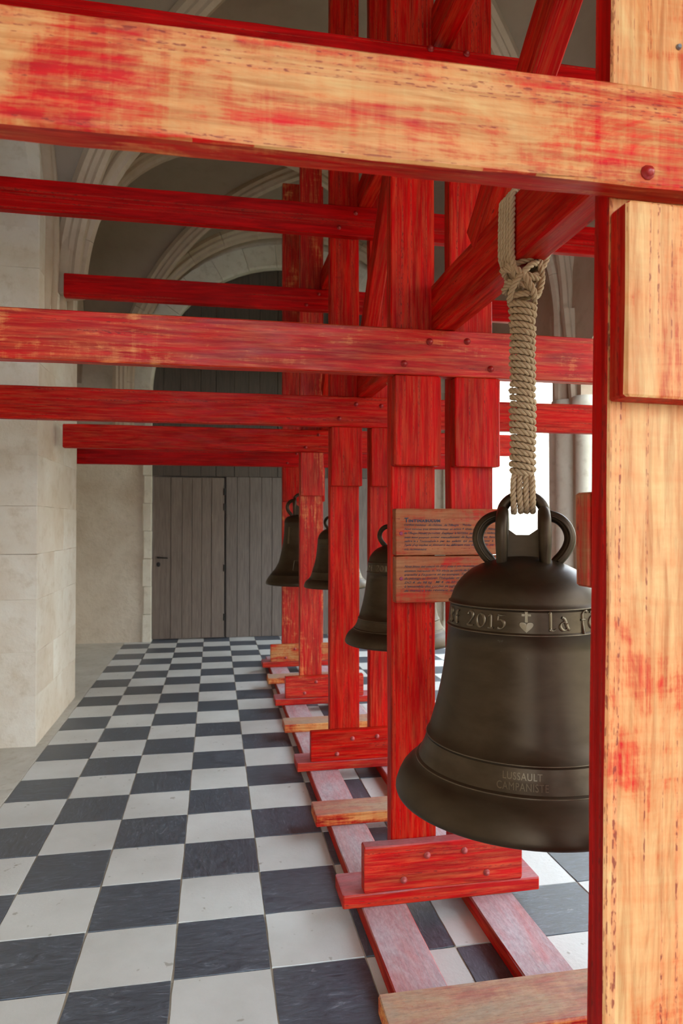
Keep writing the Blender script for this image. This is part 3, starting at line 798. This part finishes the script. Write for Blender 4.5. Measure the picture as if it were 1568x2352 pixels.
B2 = bell('bell', (.69, .88, .952), .705, -math.radians(15), 'bronze bell half hidden left of the handwritten boards, second from the camera', False)
B3 = bell('bell', (.69, 2.62, 1.062), .645, -math.radians(10), 'small dark bronze bell between the third and fourth frames, third from the camera', False, letters=False)
B4 = bell('bell', (.62, 4.18, .955), 1.0, -math.radians(7), 'farthest bronze bell, wide flaring lip, seen against the oak planks', False, PROF4, False)
# raised motif and plain square on the farthest bell
def band_outline(pts, rad, closed=True):
    return tube(pts, rad, 5, closed)
def r4(z):
    o_ = PROF4[:22]
    for (r0, z0), (r1, z1) in zip(o_[:-1], o_[1:]):
        if z1 <= z <= z0: return r0+(r1-r0)*(z0-z)/(z0-z1+1e-9)
    return .2
q = [(-.30, .13), (-.05, .13), (-.05, .22), (-.30, .22)]
pts = [(r4(z)*math.sin(a), -r4(z)*math.cos(a), z) for a, z in q]
obj('raised_square', mesh('raised_square', *band_outline(pts, .0025), M['relief']), B4)
for ch, s_ in (('panel', -1),):
    a = -.80; pts = [(r4(z)*math.sin(a+d)*1.005, -r4(z)*math.cos(a+d)*1.005, z) for d, z in ((0, .38), (.12, .38), (.12, .54), (0, .54))]
    V = pts + [(p[0]*1.015, p[1]*1.015, p[2]) for p in pts]
    obj('raised_panel', mesh('raised_panel', V, [[4,5,6,7],[0,1,5,4],[1,2,6,5],[2,3,7,6],[3,0,4,7]], M['relief']), B4)

# ------------------------------------------------------------------ ropes
def rope(loc, ztop, zcoil0, zcoil1, zeye, rz, label, R=.0098, rx=.0300, ry=.0245, fine=True, beam_x=(.653, .741), sc=1.0):
    """sling over the beam, knot, whipped coil and the loops through the crown"""
    e = empty('rope_hanger', (loc[0], loc[1], zcoil0)); tag(e, label, 'rope', 'ropes the bells hang from')
    st = .006 if fine else .012; nn = 6 if fine else 5
    X = Vector((math.cos(rz), math.sin(rz), 0)); Y = Vector((-math.sin(rz), math.cos(rz), 0))
    def W(x, y, z): return X*x + Y*y + Vector((0, 0, z-zcoil0))
    # coil
    pitch = 2*R*1.0; n_ = int((zcoil0-zcoil1)/pitch); P = []
    rnd = random.Random(5)
    for t in range(n_):
        jx = rnd.uniform(-.0015, .0015); jr = 1+rnd.uniform(-.03, .03)
        for k in range(20):
            a = 2*PI*k/20; z = zcoil0-(t+k/20)*pitch
            sw = 1+.18*max(0, 1-(zcoil0-z)/.05)
            P.append(W(rx*jr*sw*math.cos(a)+jx, ry*jr*sw*math.sin(a), z - .004*math.cos(a)))
    V, F = rope_vf(P, R, st, .046, nn); obj('coil', mesh('coil', V, F, M['rope'], True), e)
    V, F = tube([W(0, 0, zcoil0-.01), W(0, 0, zcoil1)], .017, 8); obj('core', mesh('core', V, F, M['rope']), e)
    # loops through the crown eye
    parts = []
    for k in range(4):
        x = (-.0265+.0175*k)
        xb = x*.95 + (.002 if k else -.001)
        pts = [W(x*.8, -.010, zcoil1+.02), W(x, -.024, zcoil1-.005), W(x*1.02, -.029, zcoil1-.045), W(xb, -.026, zeye+.018-(.006 if k == 0 else 0)), W(xb, -.014, zeye+.004-(.006 if k == 0 else 0)), W(xb, 0, zeye), W(xb, .014, zeye+.004), W(x, .027, zeye+.03), W(x, .024, zcoil1-.005), W(x*.8, .01, zcoil1+.02)]
        parts.append(rope_vf(catmull(pts, 8), R, st, .046, nn, k))
    V, F = merge(parts); obj('eye_loops', mesh('eye_loops', V, F, M['rope'], True), e)
    # sling over the beam (world axes)
    parts = []; x0, x1 = beam_x; g = R*1.02; zb, zt = ztop-.19, ztop
    for k in range(5):
        yy = (k-2)*R*1.95
        def Q(x, y, z): return Vector((x-loc[0], y, z-zcoil0))
        kx = -.028+.004*k
        pts = [Q(loc[0]+kx*.6, yy*.35-.012, zcoil0+.035), Q(loc[0]+kx-.008, yy*.6-.008, zcoil0+.075), Q(x0-g, yy*.9, zb+.01), Q(x0-g-.002, yy, zb+.07), Q(x0-g, yy, zt-.03), Q(x0-g*.6, yy, zt+g*.5), Q(x0+.02, yy, zt+g), Q(x1-.02, yy, zt+g), Q(x1+g*.6, yy, zt+g*.5), Q(x1+g, yy, zt-.03), Q(x1+g, yy, zb+.02), Q(loc[0]+.035, yy*.6, zcoil0+.07), Q(loc[0]+.018, yy*.3, zcoil0+.03)]
        parts.append(rope_vf(catmull(pts, 8), R, st, .046, nn, k))
    V, F = merge(parts); obj('sling', mesh('sling', V, F, M['rope'], True), e)
    # knot: tilted turns and two crossing bights
    parts = []
    for k, (zc, tx, ty, a_, b_) in enumerate(((.100, .38, -.2, .050, .036), (.078, -.30, .2, .056, .040), (.055, .42, .1, .050, .038), (.034, -.36, -.2, .044, .034), (.014, .22, 0, .036, .030))):
        pts = []
        for q_ in range(22):
            a = 2*PI*q_/20; x = a_*math.cos(a); y = b_*math.sin(a); pts.append(W(x+.004*math.sin(3*a), y, zcoil0+zc+tx*x+ty*y+.004*math.sin(2*a)))
        parts.append(rope_vf(pts, R, st, .046, nn, k))
    for s_ in (-1, 1):
        pts = [W(s_*.042, -.030, zcoil0+.10), W(s_*.020, -.048, zcoil0+.085), W(-s_*.008, -.050, zcoil0+.055), W(-s_*.030, -.040, zcoil0+.02), W(-s_*.036, -.015, zcoil0-.004)]
        parts.append(rope_vf(catmull(pts, 8), R, st, .046, nn))
    pts = [W(.055, -.005, zcoil0+.135), W(.050, -.02, zcoil0+.10), W(.056, -.015, zcoil0+.06), W(.048, -.018, zcoil0+.02), W(.030, -.02, zcoil0-.005)]
    parts.append(rope_vf(catmull(pts, 8), R, st, .046, nn))
    V, F = merge(parts); obj('knot', mesh('knot', V, F, M['rope'], True), e)
    if fine:
        V, F = timber_vf(.05, .022, .02, 2, .003, .001); obj('leather_wedge', mesh('leather_wedge', V, F, M['rubber']), e, W(.044, -.012, zcoil0+.112), (.3, -.5, .2))
    return e
rope((.69, -.50), 2.472, 2.172, 1.648, 1.5565, RZ, 'thick tan rope whipped in tight coils holding the large front bell')
rope((.69, .88), 2.472, 2.172, 1.61, 1.515, -math.radians(15), 'tan rope of the second bell, mostly hidden behind the second frame', .0092, .026, .022, False)
rope((.69, 2.62), 2.472, 2.172, 1.67, 1.583, -math.radians(10), 'tan rope of the third bell, mostly hidden behind the third frame', .0085, .024, .02, False)
rope((.655, 4.18), 2.472, 2.172, 1.86, 1.755, -math.radians(7), 'tan rope of the farthest bell, mostly hidden behind the fourth frame', .0092, .026, .022, False)
